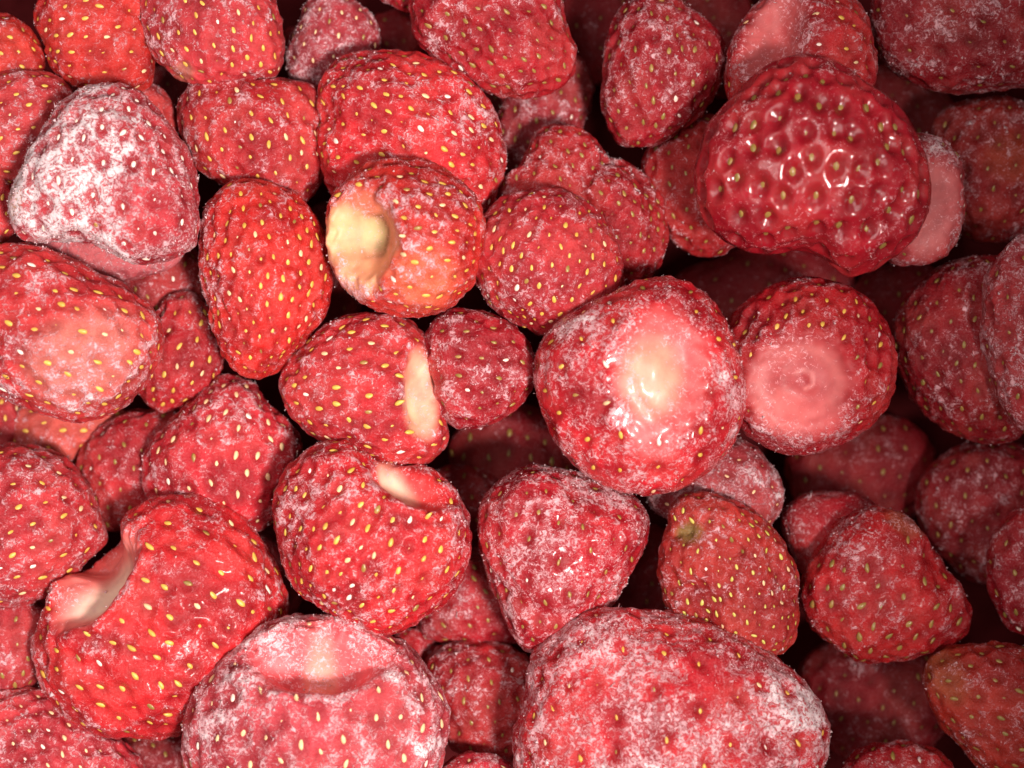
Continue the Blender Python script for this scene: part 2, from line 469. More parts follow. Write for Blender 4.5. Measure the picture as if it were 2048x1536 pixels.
S('red strawberry with pale yellow bare calyx strip along its right side, left of centre', -30,
  [(600,690),(650,650),(720,630),(790,632),(840,650),(862,700),(875,760),(885,830),(900,880),(870,920),(830,935),(760,925),(700,900),(620,870),(580,830),(555,770),(560,730)],
  h=0.84, tip=(-1,0.1,0.2), col=(0.58,0.022,0.03), frost=0.38, sp=42, seed='y', ss=1.05, pit=3.5, gloss=0.3,
  feats=[('hollow',(848,790),(34,105),-6,40,(0.84,0.36,0.24),0.9,(0.6,0,0.8)),('tint',(838,820),(24,58),-6,(0.86,0.52,0.32),0.8),('frost',(600,740),(50,80),20,0.2)])
S('dark wine red strawberry with few dull seeds between the bare striped one and the centre', -10,
  [(855,650),(900,615),(950,620),(1010,640),(1060,690),(1070,760),(1040,810),(980,845),(910,855),(880,830),(868,780),(858,720)],
  h=0.85, tip=(0.8,0.2,0), col=DEEP, frost=0.34, sp=46, seed='o', ss=0.9, pit=4, gloss=0.4, bump=6)
S('upright red strawberry with ringed seeds and shaded right side, left of the yellow hollow', 0,
  [(405,480),(410,420),(440,380),(490,360),(550,365),(600,395),(635,440),(655,500),(658,580),(640,650),(610,690),(560,740),(520,765),(480,750),(450,720),(435,670),(420,610),(400,550)],
  h=0.88, tip=(0.1,1,0.2), col=(0.66,0.024,0.02), frost=0.22, sp=30, seed='y', ss=1.0, pit=4.2, gloss=0.5, feats=[('frost',(425,560),(35,130),-8,0.38),('frost',(450,400),(40,40),0,0.25)])
S('frosty cone shaped strawberry with pale tip pointing up, above the notched one', -10,
  [(400,790),(430,755),(470,748),(510,765),(535,805),(570,840),(600,880),(606,920),(590,970),(560,1030),(530,1060),(470,1065),(400,1030),(330,1010),(290,990),(282,960),(285,920),(300,880),(345,840)],
  h=0.85, tip=(0,-1,0.2), col=(0.60,0.022,0.035), frost=0.30, sp=44, seed='t', ss=1.05, pit=3.5, gloss=0.35, bump=6,
  feats=[('frost',(460,810),(90,70),0,0.42),('frost',(310,930),(30,60),0,0.35),('frost',(580,880),(30,50),0,0.3)])
S('yellow seeded lumpy strawberry with a greenish crease, above the frost crusted giant', -10,
  [(1340,1000),(1380,980),(1430,985),(1480,1010),(1530,1040),(1570,1090),(1590,1150),(1595,1200),(1597,1250),(1580,1290),(1550,1312),(1480,1300),(1400,1270),(1350,1230),(1325,1180),(1322,1110),(1335,1050)],
  h=0.80, tip=(0.3,1,0.2), col=(0.50,0.032,0.026), frost=0.32, sp=27, seed='g', ss=0.85, pit=3, gloss=0.3, bump=8,
  feats=[('dent',(1372,1062),(34,26),0,24),('tint',(1375,1062),(30,24),0,(0.32,0.22,0.06),0.9),('crease',[(1340,1060),(1400,1070),(1460,1090)],16,16),
         ('crease',[(1530,1110),(1560,1180),(1600,1200)],20,22),('crease',[(1340,1160),(1400,1190),(1420,1260)],18,16)])
S('red orange berry with olive seeds and bare dark top, largest of the lower right group', -100,
  [(1680,1040),(1740,1012),(1800,1030),(1850,1080),(1890,1140),(1930,1200),(1942,1250),(1910,1290),(1840,1312),(1760,1320),(1680,1300),(1620,1250),(1597,1190),(1610,1140),(1640,1090)],
  h=0.84, tip=(-0.4,1,0.1), col=(0.52,0.014,0.018), frost=0.24, sp=44, seed='o', ss=1.15, pit=3.5, gloss=0.5, bump=7,
  feats=[('bare',(1720,1060),(90,60),-20),('tint',(1800,1045),(50,25),25,(0.35,0.13,0.05),0.45),('crease',[(1850,1120),(1890,1200),(1890,1290)],20,12),('frost',(1680,1150),(50,60),0,0.25),('frost',(1870,1180),(40,40),0,0.2)])
S('smooth seedless dark red shoulder of a strawberry behind the lower right group', -160,
  [(1565,1020),(1600,990),(1660,985),(1740,1000),(1790,1080),(1720,1180),(1630,1170),(1585,1100)],
  tip=(1,0,0), col=DEEP, frost=0.18, sp=70, seed='o', ss=0.8, pit=1, gloss=0.4, feats=[('bare',(1640,1060),(120,120),0)])
S('frosted dusty pink strawberry peeking out under the central one at its lower right', -120,
  [(1480,880),(1520,900),(1555,945),(1567,1000),(1545,1050),(1450,1090),(1340,1040),(1290,1000),(1320,930),(1400,880)],
  tip=(1,0,0), col=(0.46,0.04,0.05), frost=0.50, sp=50, seed='t', ss=0.7, pit=2, gloss=0.1)
S('pale pink smooth sided strawberry tucked behind the right shoulder of the glossy one', -60,
  [(1830,265),(1880,275),(1912,310),(1918,380),(1920,450),(1902,505),(1860,527),(1790,530),(1740,480),(1730,400),(1760,300)],
  h=0.8, tip=(0,-1,0), col=(0.55,0.05,0.06), frost=0.25, sp=48, seed='o', ss=0.7, pit=2, gloss=0.2,
  feats=[('hollow',(1850,420),(62,115),10,12,(0.66,0.16,0.16),0.85),('frost',(1880,300),(40,30),30,0.3)])
S('red strawberry with a long pale pink hollow, at the top edge behind the glossy one', -40,
  [(1480,50),(1510,10),(1560,-20),(1620,-40),(1690,-20),(1722,20),(1745,90),(1750,160),(1720,230),(1600,260),(1470,230),(1452,150),(1460,90)],
  h=0.8, tip=(1,0.2,0), col=(0.52,0.016,0.022), frost=0.30, sp=46, seed='y', ss=0.9, pit=4, gloss=0.35,
  feats=[('hollow',(1535,85),(58,115),22,44,(0.58,0.12,0.12),0.85,(-0.4,0.1,0.9)),('frost',(1560,120),(40,90),20,0.35),('dent',(1538,80),(24,40),15,14),('bump',(1640,90),(50,110),10,10)])
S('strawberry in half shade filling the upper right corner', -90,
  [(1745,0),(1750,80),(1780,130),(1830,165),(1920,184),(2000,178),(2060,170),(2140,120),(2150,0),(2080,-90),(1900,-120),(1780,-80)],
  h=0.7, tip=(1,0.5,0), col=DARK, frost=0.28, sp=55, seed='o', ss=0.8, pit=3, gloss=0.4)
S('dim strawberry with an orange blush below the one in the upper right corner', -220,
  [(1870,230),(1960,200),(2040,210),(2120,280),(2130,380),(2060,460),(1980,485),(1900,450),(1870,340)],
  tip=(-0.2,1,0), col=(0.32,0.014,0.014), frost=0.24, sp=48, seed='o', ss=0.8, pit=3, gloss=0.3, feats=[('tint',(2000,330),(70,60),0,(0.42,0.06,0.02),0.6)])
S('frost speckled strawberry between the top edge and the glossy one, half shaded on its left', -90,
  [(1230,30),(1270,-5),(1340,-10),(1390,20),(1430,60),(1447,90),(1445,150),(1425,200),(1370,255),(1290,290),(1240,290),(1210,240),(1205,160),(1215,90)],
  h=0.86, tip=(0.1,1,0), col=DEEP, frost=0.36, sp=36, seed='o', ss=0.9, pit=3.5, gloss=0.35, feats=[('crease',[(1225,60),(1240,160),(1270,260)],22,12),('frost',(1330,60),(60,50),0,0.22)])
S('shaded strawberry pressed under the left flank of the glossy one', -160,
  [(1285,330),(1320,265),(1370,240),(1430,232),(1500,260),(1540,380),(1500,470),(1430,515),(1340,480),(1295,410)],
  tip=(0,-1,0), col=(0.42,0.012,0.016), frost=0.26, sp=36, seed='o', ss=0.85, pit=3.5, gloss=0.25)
S('lumpy two lobed dark strawberry behind the thickly seeded one', -90,
  [(1075,262),(1120,250),(1170,265),(1215,315),(1270,335),(1315,380),(1330,440),(1325,510),(1300,555),(1230,580),(1120,560),(1020,500),(975,430),(985,370),(1040,345),(1060,300)],
  c=(1170,400), h=0.72, tip=(0.4,1,0), col=(0.44,0.014,0.02), frost=0.34, sp=30, seed='o', ss=0.85, pit=3.5, gloss=0.35, bump=8,
  feats=[('crease',[(1225,318),(1165,350),(1150,400),(1190,450)],26,26),('bump',(1260,430),(60,90),0,12),('frost',(1225,325),(40,14),20,0.4),('crease',[(990,400),(1050,370)],16,10)])
S('large dark berry hanging in from the top edge, blunt end at its lower right', -30,
  [(818,0),(822,50),(840,90),(890,128),(950,167),(1020,195),(1080,197),(1130,165),(1152,120),(1140,70),(1125,0),(1100,-60),(980,-100),(860,-70)],
  h=0.8, tip=(0.8,0.6,0), col=(0.46,0.012,0.022), frost=0.36, sp=38, seed='o', ss=0.95, pit=4, gloss=0.4, bump=8,
  feats=[('crease',[(860,90),(900,60),(920,0)],18,10),('dent',(1100,60),(40,40),0,10)])
S('dim out of focus strawberry in the gap below the large one at the top edge', -260,
  [(1000,220),(1060,130),(1120,95),(1166,120),(1168,240),(1140,300),(1080,350),(1010,350),(990,290)],
  col=(0.36,0.02,0.03), frost=0.42, sp=34, seed='o', ss=0.7, pit=2, gloss=0.2)
S('blurred dusty strawberry at the top edge between two larger ones', -180,
  [(600,50),(620,0),(660,-30),(720,10),(765,80),(745,130),(700,160),(640,180),(590,170),(572,120)],
  tip=(0,-1,0), col=(0.42,0.03,0.045), frost=0.5, sp=38, seed='t', ss=0.7, pit=2, gloss=0.1)
S('sliver of strawberry at the top edge left of the large dark one', -120,
  [(745,-20),(780,10),(830,25),(880,0),(880,-60),(800,-90),(750,-70)], col=DEEP, frost=0.35, sp=36, seed='o', pit=3)
S('plump red pink strawberry under the top edge, above the shiny seeded one', -40,
  [(290,10),(300,-40),(400,-90),(520,-60),(553,10),(562,80),(560,150),(480,165),(390,170),(350,152),(300,100),(288,50)],
  h=0.8, tip=(0.3,1,0), col=(0.56,0.035,0.045), frost=0.34, sp=36, seed='y', ss=0.9, pit=3, gloss=0.25,
  feats=[('frost',(340,60),(60,80),20,0.25),('tint',(375,150),(28,18),0,(0.5,0.20,0.14),0.7)])
S('red strawberry with side shadow wedged between the white frosted and the large oval ones', -70,
  [(357,210),(390,160),(450,148),(520,155),(580,162),(630,170),(645,220),(645,300),(635,380),(600,420),(560,400),(500,380),(430,362),(385,320),(362,270)],
  h=0.84, tip=(0.4,1,0), col=(0.52,0.022,0.028), frost=0.30, sp=36, seed='y', ss=0.95, pit=3.5, gloss=0.35,
  feats=[('frost',(420,190),(80,40),0,0.25),('crease',[(545,170),(600,230),(610,330)],22,12)])
S('orange red strawberry with horizontal yellow seeds at the top edge, second from the left', -60,
  [(80,0),(110,-50),(200,-90),(285,-50),(300,30),(305,110),(303,175),(240,190),(150,175),(105,140),(95,90),(70,50)],
  h=0.8, tip=(-1,0.2,0), col=ORG, frost=0.26, sp=33, seed='y', ss=0.95, pit=3, gloss=0.3)
S('small orange strawberry in the upper left corner', -40,
  [(0,28),(40,40),(75,80),(90,120),(88,155),(50,180),(0,180),(-60,150),(-80,90),(-50,40)], tip=(1,0.4,0), col=(0.64,0.04,0.028), frost=0.25, sp=34, seed='y', ss=0.9, pit=3)
S('dusty strawberry at the left edge, behind the white frosted one', -30,
  [(0,150),(60,145),(120,155),(152,185),(155,250),(110,340),(40,375),(0,365),(-60,330),(-90,240),(-60,170)],
  tip=(-1,0.3,0), col=(0.56,0.04,0.045), frost=0.40, sp=36, seed='y', ss=0.9, pit=3, gloss=0.2)
S('small piece of red strawberry at the left edge, above the orange tipped one', -20,
  [(0,330),(18,360),(32,410),(28,460),(0,490),(-60,480),(-80,400),(-50,345)], col=(0.56,0.03,0.04), frost=0.38, sp=36, seed='y', ss=0.9, pit=3)
S('smooth salmon red strawberry behind the upper right side of the white frosted one', -130,
  [(210,150),(290,160),(335,190),(353,230),(355,290),(300,350),(220,330),(170,240)], col=(0.60,0.05,0.05), frost=0.28, sp=60, seed='y', ss=0.7, pit=2, gloss=0.2, feats=[('bare',(300,210),(90,70),0)])
S('dim strawberry in the gap under the pink crescent', -200,
  [(230,560),(300,520),(380,490),(410,540),(400,620),(340,670),(260,640)], col=(0.46,0.03,0.035), frost=0.35, sp=36, seed='o', ss=0.8, pit=2)
S('small ridged strawberry with yellow seeds between the orange tipped and the upright ones', -90,
  [(340,590),(378,578),(410,605),(430,660),(445,720),(435,765),(385,805),(310,825),(280,790),(265,740),(285,680),(315,620)],
  tip=(-0.3,1,0), col=(0.50,0.018,0.026), frost=0.32, sp=34, seed='y', ss=0.95, pit=4, feats=[('crease',[(320,670),(380,650),(430,670)],16,9)])
S('shaded strawberry left of the frosty cone shaped one', -110,
  [(175,880),(225,835),(300,820),(370,810),(380,900),(330,1010),(260,1050),(210,1065),(180,1000),(148,930)],
  tip=(0,1,0), col=(0.50,0.02,0.028), frost=0.32, sp=38, seed='o', ss=0.8, pit=3)
S('salmon coloured strawberry partly hidden below the orange tipped one', -150,
  [(20,850),(60,800),(150,790),(240,800),(262,840),(225,885),(175,905),(145,930),(80,920),(30,910)],
  tip=(1,0,0), col=(0.64,0.09,0.07), frost=0.32, sp=40, seed='y', ss=1.0, pit=3)
S('dusky strawberry at the left edge, under the orange tipped one', -190,
  [(0,780),(40,800),(55,850),(40,900),(0,920),(-60,900),(-80,840),(-50,790)], col=(0.55,0.04,0.045), frost=0.36, sp=38, seed='y', pit=3)
S('frosty strawberry with a small torn corner, halfway down the left edge', 10,
  [(0,893),(60,890),(120,908),(162,950),(188,1000),(196,1045),(214,1072),(193,1103),(165,1120),(150,1155),(100,1190),(40,1206),(0,1210),(-80,1190),(-130,1100),(-120,980),(-60,910)],
  h=0.84, tip=(-1,0.3,0), col=(0.56,0.03,0.04), frost=0.42, sp=38, seed='y', ss=1.05, pit=3.5, gloss=0.3)
S('shaded strawberry on the left edge below the one with the torn corner', -120,
  [(0,1190),(60,1190),(100,1230),(100,1300),(80,1350),(50,1385),(0,1395),(-70,1340),(-70,1250)], col=(0.48,0.03,0.04), frost=0.36, sp=42, seed='o', pit=3)
S('pitted red pink strawberry in the lower left corner', 0,
  [(0,1380),(60,1375),(120,1390),(180,1430),(240,1480),(290,1530),(312,1600),(200,1680),(0,1700),(-120,1600),(-100,1450)],
  h=0.7, tip=(0.5,0.6,0), col=(0.56,0.03,0.045), frost=0.34, sp=38, seed='t', ss=0.75, pit=5, gloss=0.45)
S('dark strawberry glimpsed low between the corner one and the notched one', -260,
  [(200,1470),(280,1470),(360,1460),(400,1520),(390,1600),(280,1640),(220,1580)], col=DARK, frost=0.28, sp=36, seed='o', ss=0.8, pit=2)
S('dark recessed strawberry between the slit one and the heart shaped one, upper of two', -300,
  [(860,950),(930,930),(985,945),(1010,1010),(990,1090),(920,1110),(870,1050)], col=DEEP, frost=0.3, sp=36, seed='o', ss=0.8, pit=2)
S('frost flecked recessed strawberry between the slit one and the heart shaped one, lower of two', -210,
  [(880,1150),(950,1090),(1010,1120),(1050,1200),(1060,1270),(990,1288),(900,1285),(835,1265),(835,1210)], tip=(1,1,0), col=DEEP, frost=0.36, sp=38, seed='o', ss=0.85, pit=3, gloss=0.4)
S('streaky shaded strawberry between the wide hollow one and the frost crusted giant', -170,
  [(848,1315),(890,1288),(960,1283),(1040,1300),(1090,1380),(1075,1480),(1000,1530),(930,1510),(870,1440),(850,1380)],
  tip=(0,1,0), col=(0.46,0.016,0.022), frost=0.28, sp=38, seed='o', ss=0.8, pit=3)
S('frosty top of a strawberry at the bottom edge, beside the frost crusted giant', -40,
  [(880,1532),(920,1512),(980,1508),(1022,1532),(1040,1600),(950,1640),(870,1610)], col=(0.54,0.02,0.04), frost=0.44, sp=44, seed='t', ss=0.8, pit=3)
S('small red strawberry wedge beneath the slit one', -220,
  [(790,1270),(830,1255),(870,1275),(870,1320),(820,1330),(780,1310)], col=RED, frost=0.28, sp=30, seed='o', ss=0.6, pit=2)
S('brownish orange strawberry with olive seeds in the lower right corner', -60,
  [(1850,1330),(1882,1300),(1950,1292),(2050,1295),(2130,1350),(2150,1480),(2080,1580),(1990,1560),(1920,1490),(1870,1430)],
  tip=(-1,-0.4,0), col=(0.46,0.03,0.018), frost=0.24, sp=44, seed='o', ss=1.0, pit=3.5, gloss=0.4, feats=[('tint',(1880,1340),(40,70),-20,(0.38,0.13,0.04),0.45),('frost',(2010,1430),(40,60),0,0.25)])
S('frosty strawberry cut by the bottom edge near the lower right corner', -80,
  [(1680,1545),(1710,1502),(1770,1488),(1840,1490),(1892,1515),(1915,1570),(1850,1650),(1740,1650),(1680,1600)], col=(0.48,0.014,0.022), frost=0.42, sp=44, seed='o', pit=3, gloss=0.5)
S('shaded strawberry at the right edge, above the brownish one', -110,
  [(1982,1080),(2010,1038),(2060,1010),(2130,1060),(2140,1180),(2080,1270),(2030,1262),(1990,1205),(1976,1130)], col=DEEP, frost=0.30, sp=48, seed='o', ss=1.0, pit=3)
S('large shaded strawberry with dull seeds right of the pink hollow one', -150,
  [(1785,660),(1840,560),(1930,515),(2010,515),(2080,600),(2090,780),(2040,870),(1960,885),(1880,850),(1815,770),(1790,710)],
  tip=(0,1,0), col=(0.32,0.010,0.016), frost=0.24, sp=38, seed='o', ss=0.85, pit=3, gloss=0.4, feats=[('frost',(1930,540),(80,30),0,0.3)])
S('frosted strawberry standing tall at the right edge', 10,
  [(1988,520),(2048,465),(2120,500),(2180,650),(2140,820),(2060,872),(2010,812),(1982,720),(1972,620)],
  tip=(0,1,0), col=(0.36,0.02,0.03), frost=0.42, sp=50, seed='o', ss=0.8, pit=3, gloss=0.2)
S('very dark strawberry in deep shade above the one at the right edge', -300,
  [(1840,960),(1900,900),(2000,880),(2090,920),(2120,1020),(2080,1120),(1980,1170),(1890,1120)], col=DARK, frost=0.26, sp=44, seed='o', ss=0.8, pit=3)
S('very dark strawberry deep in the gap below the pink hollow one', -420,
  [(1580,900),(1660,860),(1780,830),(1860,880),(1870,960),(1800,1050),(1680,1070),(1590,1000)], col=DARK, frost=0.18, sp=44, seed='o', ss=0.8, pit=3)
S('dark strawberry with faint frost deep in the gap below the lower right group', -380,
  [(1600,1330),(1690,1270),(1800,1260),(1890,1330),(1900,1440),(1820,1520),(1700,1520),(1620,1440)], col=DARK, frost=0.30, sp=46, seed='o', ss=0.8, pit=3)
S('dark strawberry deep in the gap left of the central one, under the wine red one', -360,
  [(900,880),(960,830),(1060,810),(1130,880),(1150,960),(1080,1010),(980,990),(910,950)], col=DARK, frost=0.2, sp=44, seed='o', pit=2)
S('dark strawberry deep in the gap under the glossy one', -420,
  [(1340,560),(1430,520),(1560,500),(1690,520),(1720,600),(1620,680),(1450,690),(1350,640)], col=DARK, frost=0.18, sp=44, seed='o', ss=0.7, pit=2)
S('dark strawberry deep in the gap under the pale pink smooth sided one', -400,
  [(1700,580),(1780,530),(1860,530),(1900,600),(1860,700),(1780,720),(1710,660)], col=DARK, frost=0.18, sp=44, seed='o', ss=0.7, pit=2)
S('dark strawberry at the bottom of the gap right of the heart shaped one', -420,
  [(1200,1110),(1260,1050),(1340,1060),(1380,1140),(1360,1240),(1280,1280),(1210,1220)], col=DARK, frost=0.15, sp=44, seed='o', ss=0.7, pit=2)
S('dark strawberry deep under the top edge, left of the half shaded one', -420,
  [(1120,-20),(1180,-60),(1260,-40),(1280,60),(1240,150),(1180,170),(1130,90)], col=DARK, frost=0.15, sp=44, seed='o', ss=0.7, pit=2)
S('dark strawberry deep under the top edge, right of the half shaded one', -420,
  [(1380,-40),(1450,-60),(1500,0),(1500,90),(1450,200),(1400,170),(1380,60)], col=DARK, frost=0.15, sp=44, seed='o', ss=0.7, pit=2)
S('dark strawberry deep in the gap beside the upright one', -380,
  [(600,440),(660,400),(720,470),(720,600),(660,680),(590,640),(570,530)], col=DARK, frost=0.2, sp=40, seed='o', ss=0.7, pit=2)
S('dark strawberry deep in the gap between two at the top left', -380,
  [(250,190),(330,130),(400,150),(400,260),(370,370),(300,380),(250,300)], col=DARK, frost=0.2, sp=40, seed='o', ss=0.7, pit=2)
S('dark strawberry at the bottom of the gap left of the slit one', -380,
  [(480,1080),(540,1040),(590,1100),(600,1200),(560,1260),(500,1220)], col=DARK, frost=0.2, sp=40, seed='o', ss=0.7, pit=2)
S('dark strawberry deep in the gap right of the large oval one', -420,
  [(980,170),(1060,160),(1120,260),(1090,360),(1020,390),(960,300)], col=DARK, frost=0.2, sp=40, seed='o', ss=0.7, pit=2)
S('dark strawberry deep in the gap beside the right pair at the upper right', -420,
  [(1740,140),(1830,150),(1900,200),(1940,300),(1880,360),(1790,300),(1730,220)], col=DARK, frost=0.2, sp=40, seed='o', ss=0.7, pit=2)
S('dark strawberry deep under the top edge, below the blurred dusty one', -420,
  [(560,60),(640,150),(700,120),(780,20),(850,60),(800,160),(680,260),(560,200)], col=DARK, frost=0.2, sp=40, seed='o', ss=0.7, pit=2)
#BERRIES-END

# ------------------------------------------------------------------ heights: rest lower berries under upper ones
STEP = 12.0
gx, gy = np.meshgrid(np.arange(-250, 2300, STEP), np.arange(-200, 1800, STEP))
gp = np.stack([gx.ravel(), gy.ravel()], 1)
PEN = 60.0
for b in BERRIES:
    o = Outline(b['pts'], b['c'])
    b['out'] = o
    d = (gp - np.array(b['c'])) * (1, -1)
    rr = np.hypot(d[:, 0], d[:, 1]); ph = np.arctan2(d[:, 1], d[:, 0])
    near = rr < o.rmax * 1.1
    t = np.zeros(len(gp))
    rho = np.ones(len(gp)); rho[near] = o.radius(ph[near], np.ones(near.sum()))
    p = np.array(b['pts'], float)
    x, y = p[:, 0], p[:, 1]
    area = abs(((x * np.roll(y, -1)) - np.roll(x, -1) * y).sum()) / 2
    # half height from the outline's narrow half-width
    q = p - p.mean(0)
    wv = np.linalg.eigvalsh(np.cov(q.T))
    narrow = math.sqrt(area / math.pi) * (wv[0] / wv[1]) ** 0.22
    b['hh'] = b['h'] * narrow
    ins = near & (rr < rho)
    t[ins] = b['hh'] * np.sqrt(1 - (rr[ins] / rho[ins]) ** 2)
    b['t'] = t; b['ins'] = ins
order = sorted(BERRIES, key=lambda b: -b['z'])
done = []
for b in order:
    z = b['z']
    for a in done:
        both = a['ins'] & b['ins']
        if both.any():
            need = (a['t'][both] + b['t'][both]).max() - PEN
            z = min(z, a['zc'] - need * 0.80)
    b['zc'] = max(z, -640 + 0.2 * z)
    done.append(b)
zmin = min(b['zc'] - b['hh'] for b in BERRIES)



# ------------------------------------------------------------------ build
def tangent_frame(n, axis):
    t = axis - n * (n @ axis)
    l = np.linalg.norm(t)
    if l < 0.15:
        t = np.cross(n, (0.3, 1, 0.2)); l = np.linalg.norm(t)
    t /= l
    return t, np.cross(n, t)


def build(i, b):
    rng = np.random.default_rng(1000 + i)
    o = b['out']; cx, cy = b['c']; hh = b['hh']; zc = b['zc']
    size = 2 * o.rmean
    deep = zc < -330
    N = int(np.clip(size / (7.0 if deep else 4.3), 24, 120)); N += N % 2
    if N not in GRID:
        GRID[N] = disc_grid(N)
    th, phi, quads = GRID[N]
    s = np.sin(th)
    rho = o.radius(phi, s)
    V = np.stack([rho * s * np.cos(phi), rho * s * np.sin(phi), hh * np.sign(np.cos(th)) * np.abs(np.cos(th)) ** 0.92], 1)

    def normals(V):
        a = V[quads[:, 2]] - V[quads[:, 0]]; c_ = V[quads[:, 3]] - V[quads[:, 1]]
        fn = np.cross(a, c_)
        n = np.zeros_like(V)
        for k in range(4):
            np.add.at(n, quads[:, k], fn)
        n /= np.linalg.norm(n, axis=1)[:, None] + 1e-9
        return n

    nr = normals(V)
    if nr[np.argmax(V[:, 2])][2] < 0:
        nr = -nr
    img = np.stack([cx + V[:, 0], cy - V[:, 1]], 1)
    front = sstep(V[:, 2], -0.35 * hh, 0.05 * hh)
    # broad unevenness
    amp = 0.85 * b['bump'] * min(1.0, size / 300)
    rim = 0.45 + 0.55 * np.abs(np.cos(th))
    V += nr * (amp * wave_noise(V, rng, 170, 3) * rim)[:, None]
    smo = np.zeros(len(V))
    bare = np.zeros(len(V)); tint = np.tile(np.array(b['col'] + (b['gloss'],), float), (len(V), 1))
    tint[:, :3] *= (1 + 0.10 * wave_noise(V, rng, 140, 2))[:, None]
    vn = wave_noise(V, rng, 190, 3, 0.6)
    tint[:, :3] += (np.array((0.64, 0.09, 0.07)) - tint[:, :3]) * (np.clip(vn, 0, 1) * 0.18)[:, None]
    tint[:, :3] += (np.array((0.27, 0.006, 0.014)) - tint[:, :3]) * (np.clip(-vn, 0, 1) * 0.50)[:, None]
    frost = b['frost'] + 0.11 * wave_noise(V, rng, 130, 3, 0.7)
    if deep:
        frost = frost - 0.15  # less white on low berries paints the gaps darker, as in shade
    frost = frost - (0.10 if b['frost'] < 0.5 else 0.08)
    for f in b['feats']:
        k = f[0]
        if k == 'hollow':
            _, c, r, rot, dep, colr, st = f[:7]
            dr = np.array(f[7] if len(f) > 7 else (0, 0, 1), float); dr /= np.linalg.norm(dr)
            q = ell(img, c, r, rot) * 1.0
            q = q * (1 + 0.05 * sstep(q, 0.45, 0.9) * wave_noise(V, rng, 75, 3, 0.6))
            prof = 0.6 * (1 - sstep(q, 0.38, 1.0)) + 0.4 * np.exp(-(q / 0.55) ** 2)
            V -= np.outer(front * dep * prof, dr)
            V[:, 2] += front * (dep * 0.11 + 2) * np.exp(-((q - 1.12) / 0.13) ** 2)
            w = front * (1 - sstep(q, 0.70, 1.04)) * st * (1 + 0.12 * wave_noise(V, rng, 60, 3, 0.7))
            tint[:, :3] += (np.array(colr) - tint[:, :3]) * w[:, None]
            an = np.arctan2(img[:, 1] - c[1], img[:, 0] - c[0])
            fib = sum(np.sin(kf * an + rng.uniform(0, 6.28) + 1.5 * np.sin(2 * q + kf)) / 2.2 for kf in (7, 11, 17, 23, 31))
            w2 = front * (1 - sstep(q, 0.8, 1.0)) * sstep(q, 0.15, 0.45)
            tint[:, :3] *= (1 + 0.05 * w2 * fib + 0.07 * w2 * np.sin(q * 13))[:, None]
            V[:, 2] += w2 * fib * 0.35
            bare = np.maximum(bare, (q < 1.05) * 1.0)
            smo = np.maximum(smo, front * (1 - sstep(q, 0.8, 1.02)))
            frost -= front * 0.26 * (1 - sstep(q, 0.75, 1.0))
            frost += front * 0.16 * np.exp(-((q - 1.06) / 0.10) ** 2)
        elif k in ('dent', 'bump'):
            _, c, r, rot, dep = f
            g = np.exp(-ell(img, c, r, rot) ** 2)
            V[:, 2] += front * g * (dep if k == 'bump' else -dep)
        elif k == 'crease':
            g = np.exp(-(polydist(img, f[1]) / f[2]) ** 2)
            V[:, 2] -= front * g * f[3]
        elif k == 'ridge':
            g = np.exp(-(polydist(img, f[1]) / f[2]) ** 2)
            V[:, 2] += front * g * f[3]
            frost += front * g * f[4]
        elif k == 'tint':
            q = ell(img, f[1], f[2], f[3])
            w = front * (1 - sstep(q, 0.45, 1.15)) * f[5]
            tint[:, :3] += (np.array(f[4]) - tint[:, :3]) * w[:, None]
        elif k == 'line':
            g = np.exp(-(polydist(img, f[1]) / f[2]) ** 2) * front * f[4]
            tint[:, :3] += (np.array(f[3]) - tint[:, :3]) * g[:, None]
        elif k == 'frost':
            q = ell(img, f[1], f[2], f[3])
            frost += front * np.exp(-q ** 2) * f[4]
        elif k == 'bare':
            bare = np.maximum(bare, (ell(img, f[1], f[2], f[3]) < 1) * front)
    # seeds: farthest point sampling
    nr = normals(V)
    if nr[np.argmax(V[:, 2])][2] < 0:
        nr = -nr
    ax = np.array([b['tip'][0], -b['tip'][1], b['tip'][2]], float); ax /= np.linalg.norm(ax)
    free = np.where(bare < 0.5)[0]
    seeds = []
    sp = b['sp'] * 0.82
    if len(free) > 50 and sp < 200:
        cand = free[rng.permutation(len(free))[:5000]]
        P = V[cand].copy()
        # rows run round the berry: stretch a little along the axis
        along = P @ ax
        Pm = P + np.outer(along * -0.12, ax)
        # a little denser towards the tip
        span = along.max() - along.min() + 1e-6
        loc = sp * (1.12 - 0.25 * (along - along.min()) / span) * (1 + 0.06 * wave_noise(P, rng, 90, 1))
        dmin = np.full(len(P), 1e9)
        j = int(rng.integers(len(P)))
        while True:
            seeds.append(cand[j])
            dd = np.linalg.norm(Pm - Pm[j], axis=1) / loc
            dmin = np.minimum(dmin, dd)
            j = int(np.argmax(dmin))
            if dmin[j] < 0.98 or len(seeds) > 420:
                break
    seeds = np.array(seeds, int)
    if len(seeds):
        # jitter the seeds off the grid
        SPts = V[seeds] + rng.normal(size=(len(seeds), 3)) * sp * 0.065
        jj = [int(free[np.argmin(((V[free] - q) ** 2).sum(1))]) for q in SPts]
        seeds = np.array(sorted(set(jj)), int)
        SP = V[seeds]
        dm = np.full(len(V), 1e9)
        VA = V - np.outer((V @ ax) * 0.30, ax)
        for q in VA[seeds]:
            dm = np.minimum(dm, ((VA - q) ** 2).sum(1))
        dm = np.sqrt(dm)
        pr = min(12.5 * b['ss'], 0.36 * sp) * (0.84 if b['gloss'] >= 1 else 1)
        pd = 1.8 * b['pit'] * (0.9 + 0.15 * wave_noise(V, rng, 120, 1))
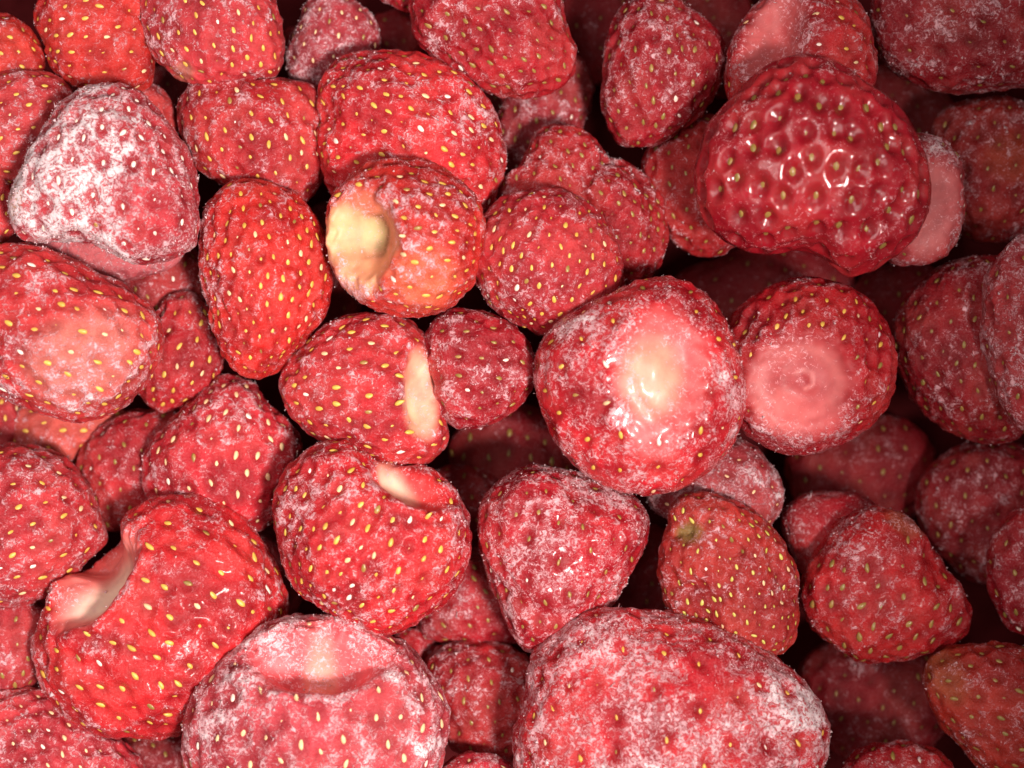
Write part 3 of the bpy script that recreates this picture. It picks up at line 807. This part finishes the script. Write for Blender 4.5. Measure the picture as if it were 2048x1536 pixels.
        disp = -pd * np.exp(-(dm / (pr * 1.05)) ** 2.6) + 0.16 * pd * np.exp(-((dm - 1.9 * pr) / (0.7 * pr)) ** 2)
        V += nr * disp[:, None]
        frost -= 0.60 * np.exp(-(dm / (pr * 1.25)) ** 4)
        frost += 0.08 * sstep(dm, pr * 1.5, pr * 3)
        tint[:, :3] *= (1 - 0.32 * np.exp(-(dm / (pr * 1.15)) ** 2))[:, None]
    V += nr * ((0.4 if b['gloss'] >= 1 else 1.4) * (1 - smo) * wave_noise(V, rng, 34, 2, 0.6))[:, None]
    nr = normals(V)
    flip = False
    if nr[np.argmax(V[:, 2])][2] < 0:
        nr = -nr; flip = True

    sc = (D - zc) / D
    kk = K * sc
    zb = V[:, 2].min()
    root = bpy.data.objects.new('strawberry', None)
    root.empty_display_size = 0.01
    COL.objects.link(root)
    root.location = ((cx - 1024) * kk, (768 - cy) * kk, (zc + zb) * K)
    root['label'] = b['label']
    root['category'] = 'strawberry'
    root['group'] = 'frozen strawberries heaped in a pile'
    W = (V - (0, 0, zb)) * kk
    W[:, 2] = (V[:, 2] - zb) * K
    me = make_mesh('body', W, quads[:, ::-1] if flip else quads, M_SKIN)
    me.polygons.foreach_set('use_smooth', [True] * len(me.polygons))
    a = me.attributes.new('skin', 'FLOAT_COLOR', 'POINT')
    a.data.foreach_set('color', np.clip(tint, 0, 1).astype(np.float32).ravel())
    a = me.attributes.new('frost', 'FLOAT', 'POINT')
    a.data.foreach_set('value', frost.astype(np.float32))
    a = me.attributes.new('smoothness', 'FLOAT', 'POINT')
    a.data.foreach_set('value', smo.astype(np.float32))
    body = bpy.data.objects.new('body', me)
    COL.objects.link(body); body.parent = root

    # seeds as parts; those turned away from view joined
    back_v, back_f = [], []
    nfront = 0
    for sidx in seeds:
        n = nr[sidx]
        t, u = tangent_frame(n, ax + rng.normal(size=3) * 0.22)
        R = np.stack([t, u, n], 1)
        scl = b['ss'] * sc * rng.uniform(0.80, 1.14)
        pos = W[sidx] + n * (rng.uniform(-1.7, 0.5) * kk * b['ss'])
        if n[2] > -0.12 and nfront < 300:
            nfront += 1
            me_s = SEED_MESH[b['seed']][int(rng.integers(3))]
            if b['seed'] in 'yg' and rng.random() < 0.16:
                me_s = SEED_MESH['t'][0]
            if frost[sidx] > -0.42 and rng.random() < 0.08:
                me_s = SEED_MESH['w'][int(rng.integers(3))]
            if rng.random() < 0.06:
                me_s = SEED_MESH['o'][0]
            so = bpy.data.objects.new('seed', me_s)
            COL.objects.link(so)
            so.parent = root
            so.matrix_local = Matrix([[*(R[r] * scl), pos[r]] for r in range(3)] + [[0, 0, 0, 1]])
        else:
            lv, lf = LOW_SEED
            back_f.append(lf + sum(len(x) for x in back_v))
            back_v.append((lv * K * scl) @ R.T + pos)
    if back_v:
        ms = make_mesh('seeds', np.concatenate(back_v), np.concatenate(back_f), M_SEED[b['seed']])
        so = bpy.data.objects.new('seeds', ms)
        COL.objects.link(so); so.parent = root; so['kind'] = 'stuff'

    # loose frost crystals, thicker where the frost lies thick
    area_n = size * size
    n_try = int(area_n * (0.15 if not deep else 0.012))
    vi = rng.integers(0, len(V), n_try)
    pr_ = np.clip((frost[vi] - 0.02) * 0.9, 0.015, 1.0) * (0.25 + 1.0 * (wave_noise(V[vi], rng, 45, 3, 0.8) > 0.15))
    keep = (rng.random(n_try) < pr_ * np.clip(0.25 + 1.3 * nr[vi, 2], 0.08, 1)) & (nr[vi, 2] > -0.35)
    vi = vi[keep]
    m = len(vi)
    if m > 8:
        pos = W[vi] + rng.normal(size=(m, 3)) * 1.3 * kk
        tet = np.array([(1, 1, 1), (-1, -1, 1), (-1, 1, -1), (1, -1, -1)], float) * 0.6
        A = rng.normal(size=(m, 3, 3))
        Q, _ = np.linalg.qr(A)
        lng = rng.random(m) < 0.15
        rad = rng.gamma(2.0, 0.55, m) * 0.95 * kk
        st = np.ones((m, 3)); st[lng, 0] = 3.2; st[lng, 1:] = 0.45
        T = (tet[None] * (st * rad[:, None])[:, None, :]) @ np.transpose(Q, (0, 2, 1)) + (pos + nr[vi] * (rad * 0.2)[:, None])[:, None]
        fc = np.array([(0, 1, 2), (0, 3, 1), (0, 2, 3), (1, 3, 2)])
        F = (fc[None] + (np.arange(m) * 4)[:, None, None]).reshape(-1, 3)
        mf = make_mesh('frost_crystals', T.reshape(-1, 3), F, M_FROST)
        fo = bpy.data.objects.new('frost_crystals', mf)
        COL.objects.link(fo); fo.parent = root; fo['kind'] = 'stuff'
        return len(quads) * 2 + m * 4, nfront
    return len(quads) * 2, nfront


tot = 0; ns = 0
for i, b in enumerate(BERRIES):
    r = build(i, b)
    tot += r[0]; ns += r[1]
print('TRIS', tot, 'SEEDS', ns, 'BERRIES', len(BERRIES), 'zmin', zmin)

# ------------------------------------------------------------------ the surface under the pile
m = bpy.data.materials.new('container_bottom')
nt, N_, L_, P_ = nodes(m)
tc = N_.new('ShaderNodeTexCoord').outputs['Object']
L_.new(mixc(nt, maprange(nt, noise(nt, tc, 60, 5), 0.35, 0.65), (0.055, 0.004, 0.005), (0.09, 0.008, 0.010)), P_.inputs['Base Color'])  # low dark red base carries the shade of the gaps
P_.inputs['Roughness'].default_value = 0.8
P_.inputs['Specular IOR Level'].default_value = 0.05
g = np.linspace(-0.30, 0.30, 41)
X, Y = np.meshgrid(g, g, indexing='ij')
Z = 0.0012 * np.sin(X * 40 + 1) * np.cos(Y * 33)
idx = np.arange(41 * 41).reshape(41, 41)
q = np.stack([idx[:-1, :-1], idx[1:, :-1], idx[1:, 1:], idx[:-1, 1:]], -1).reshape(-1, 4)
me = make_mesh('container_bottom', np.stack([X.ravel(), Y.ravel(), Z.ravel()], 1), q, m)
o = bpy.data.objects.new('container_bottom', me)
COL.objects.link(o)
o.location = (0, 0, zmin * K - 0.002)
o['kind'] = 'structure'
o['label'] = 'bottom of the container, shade of the gaps painted into its dark red colour'
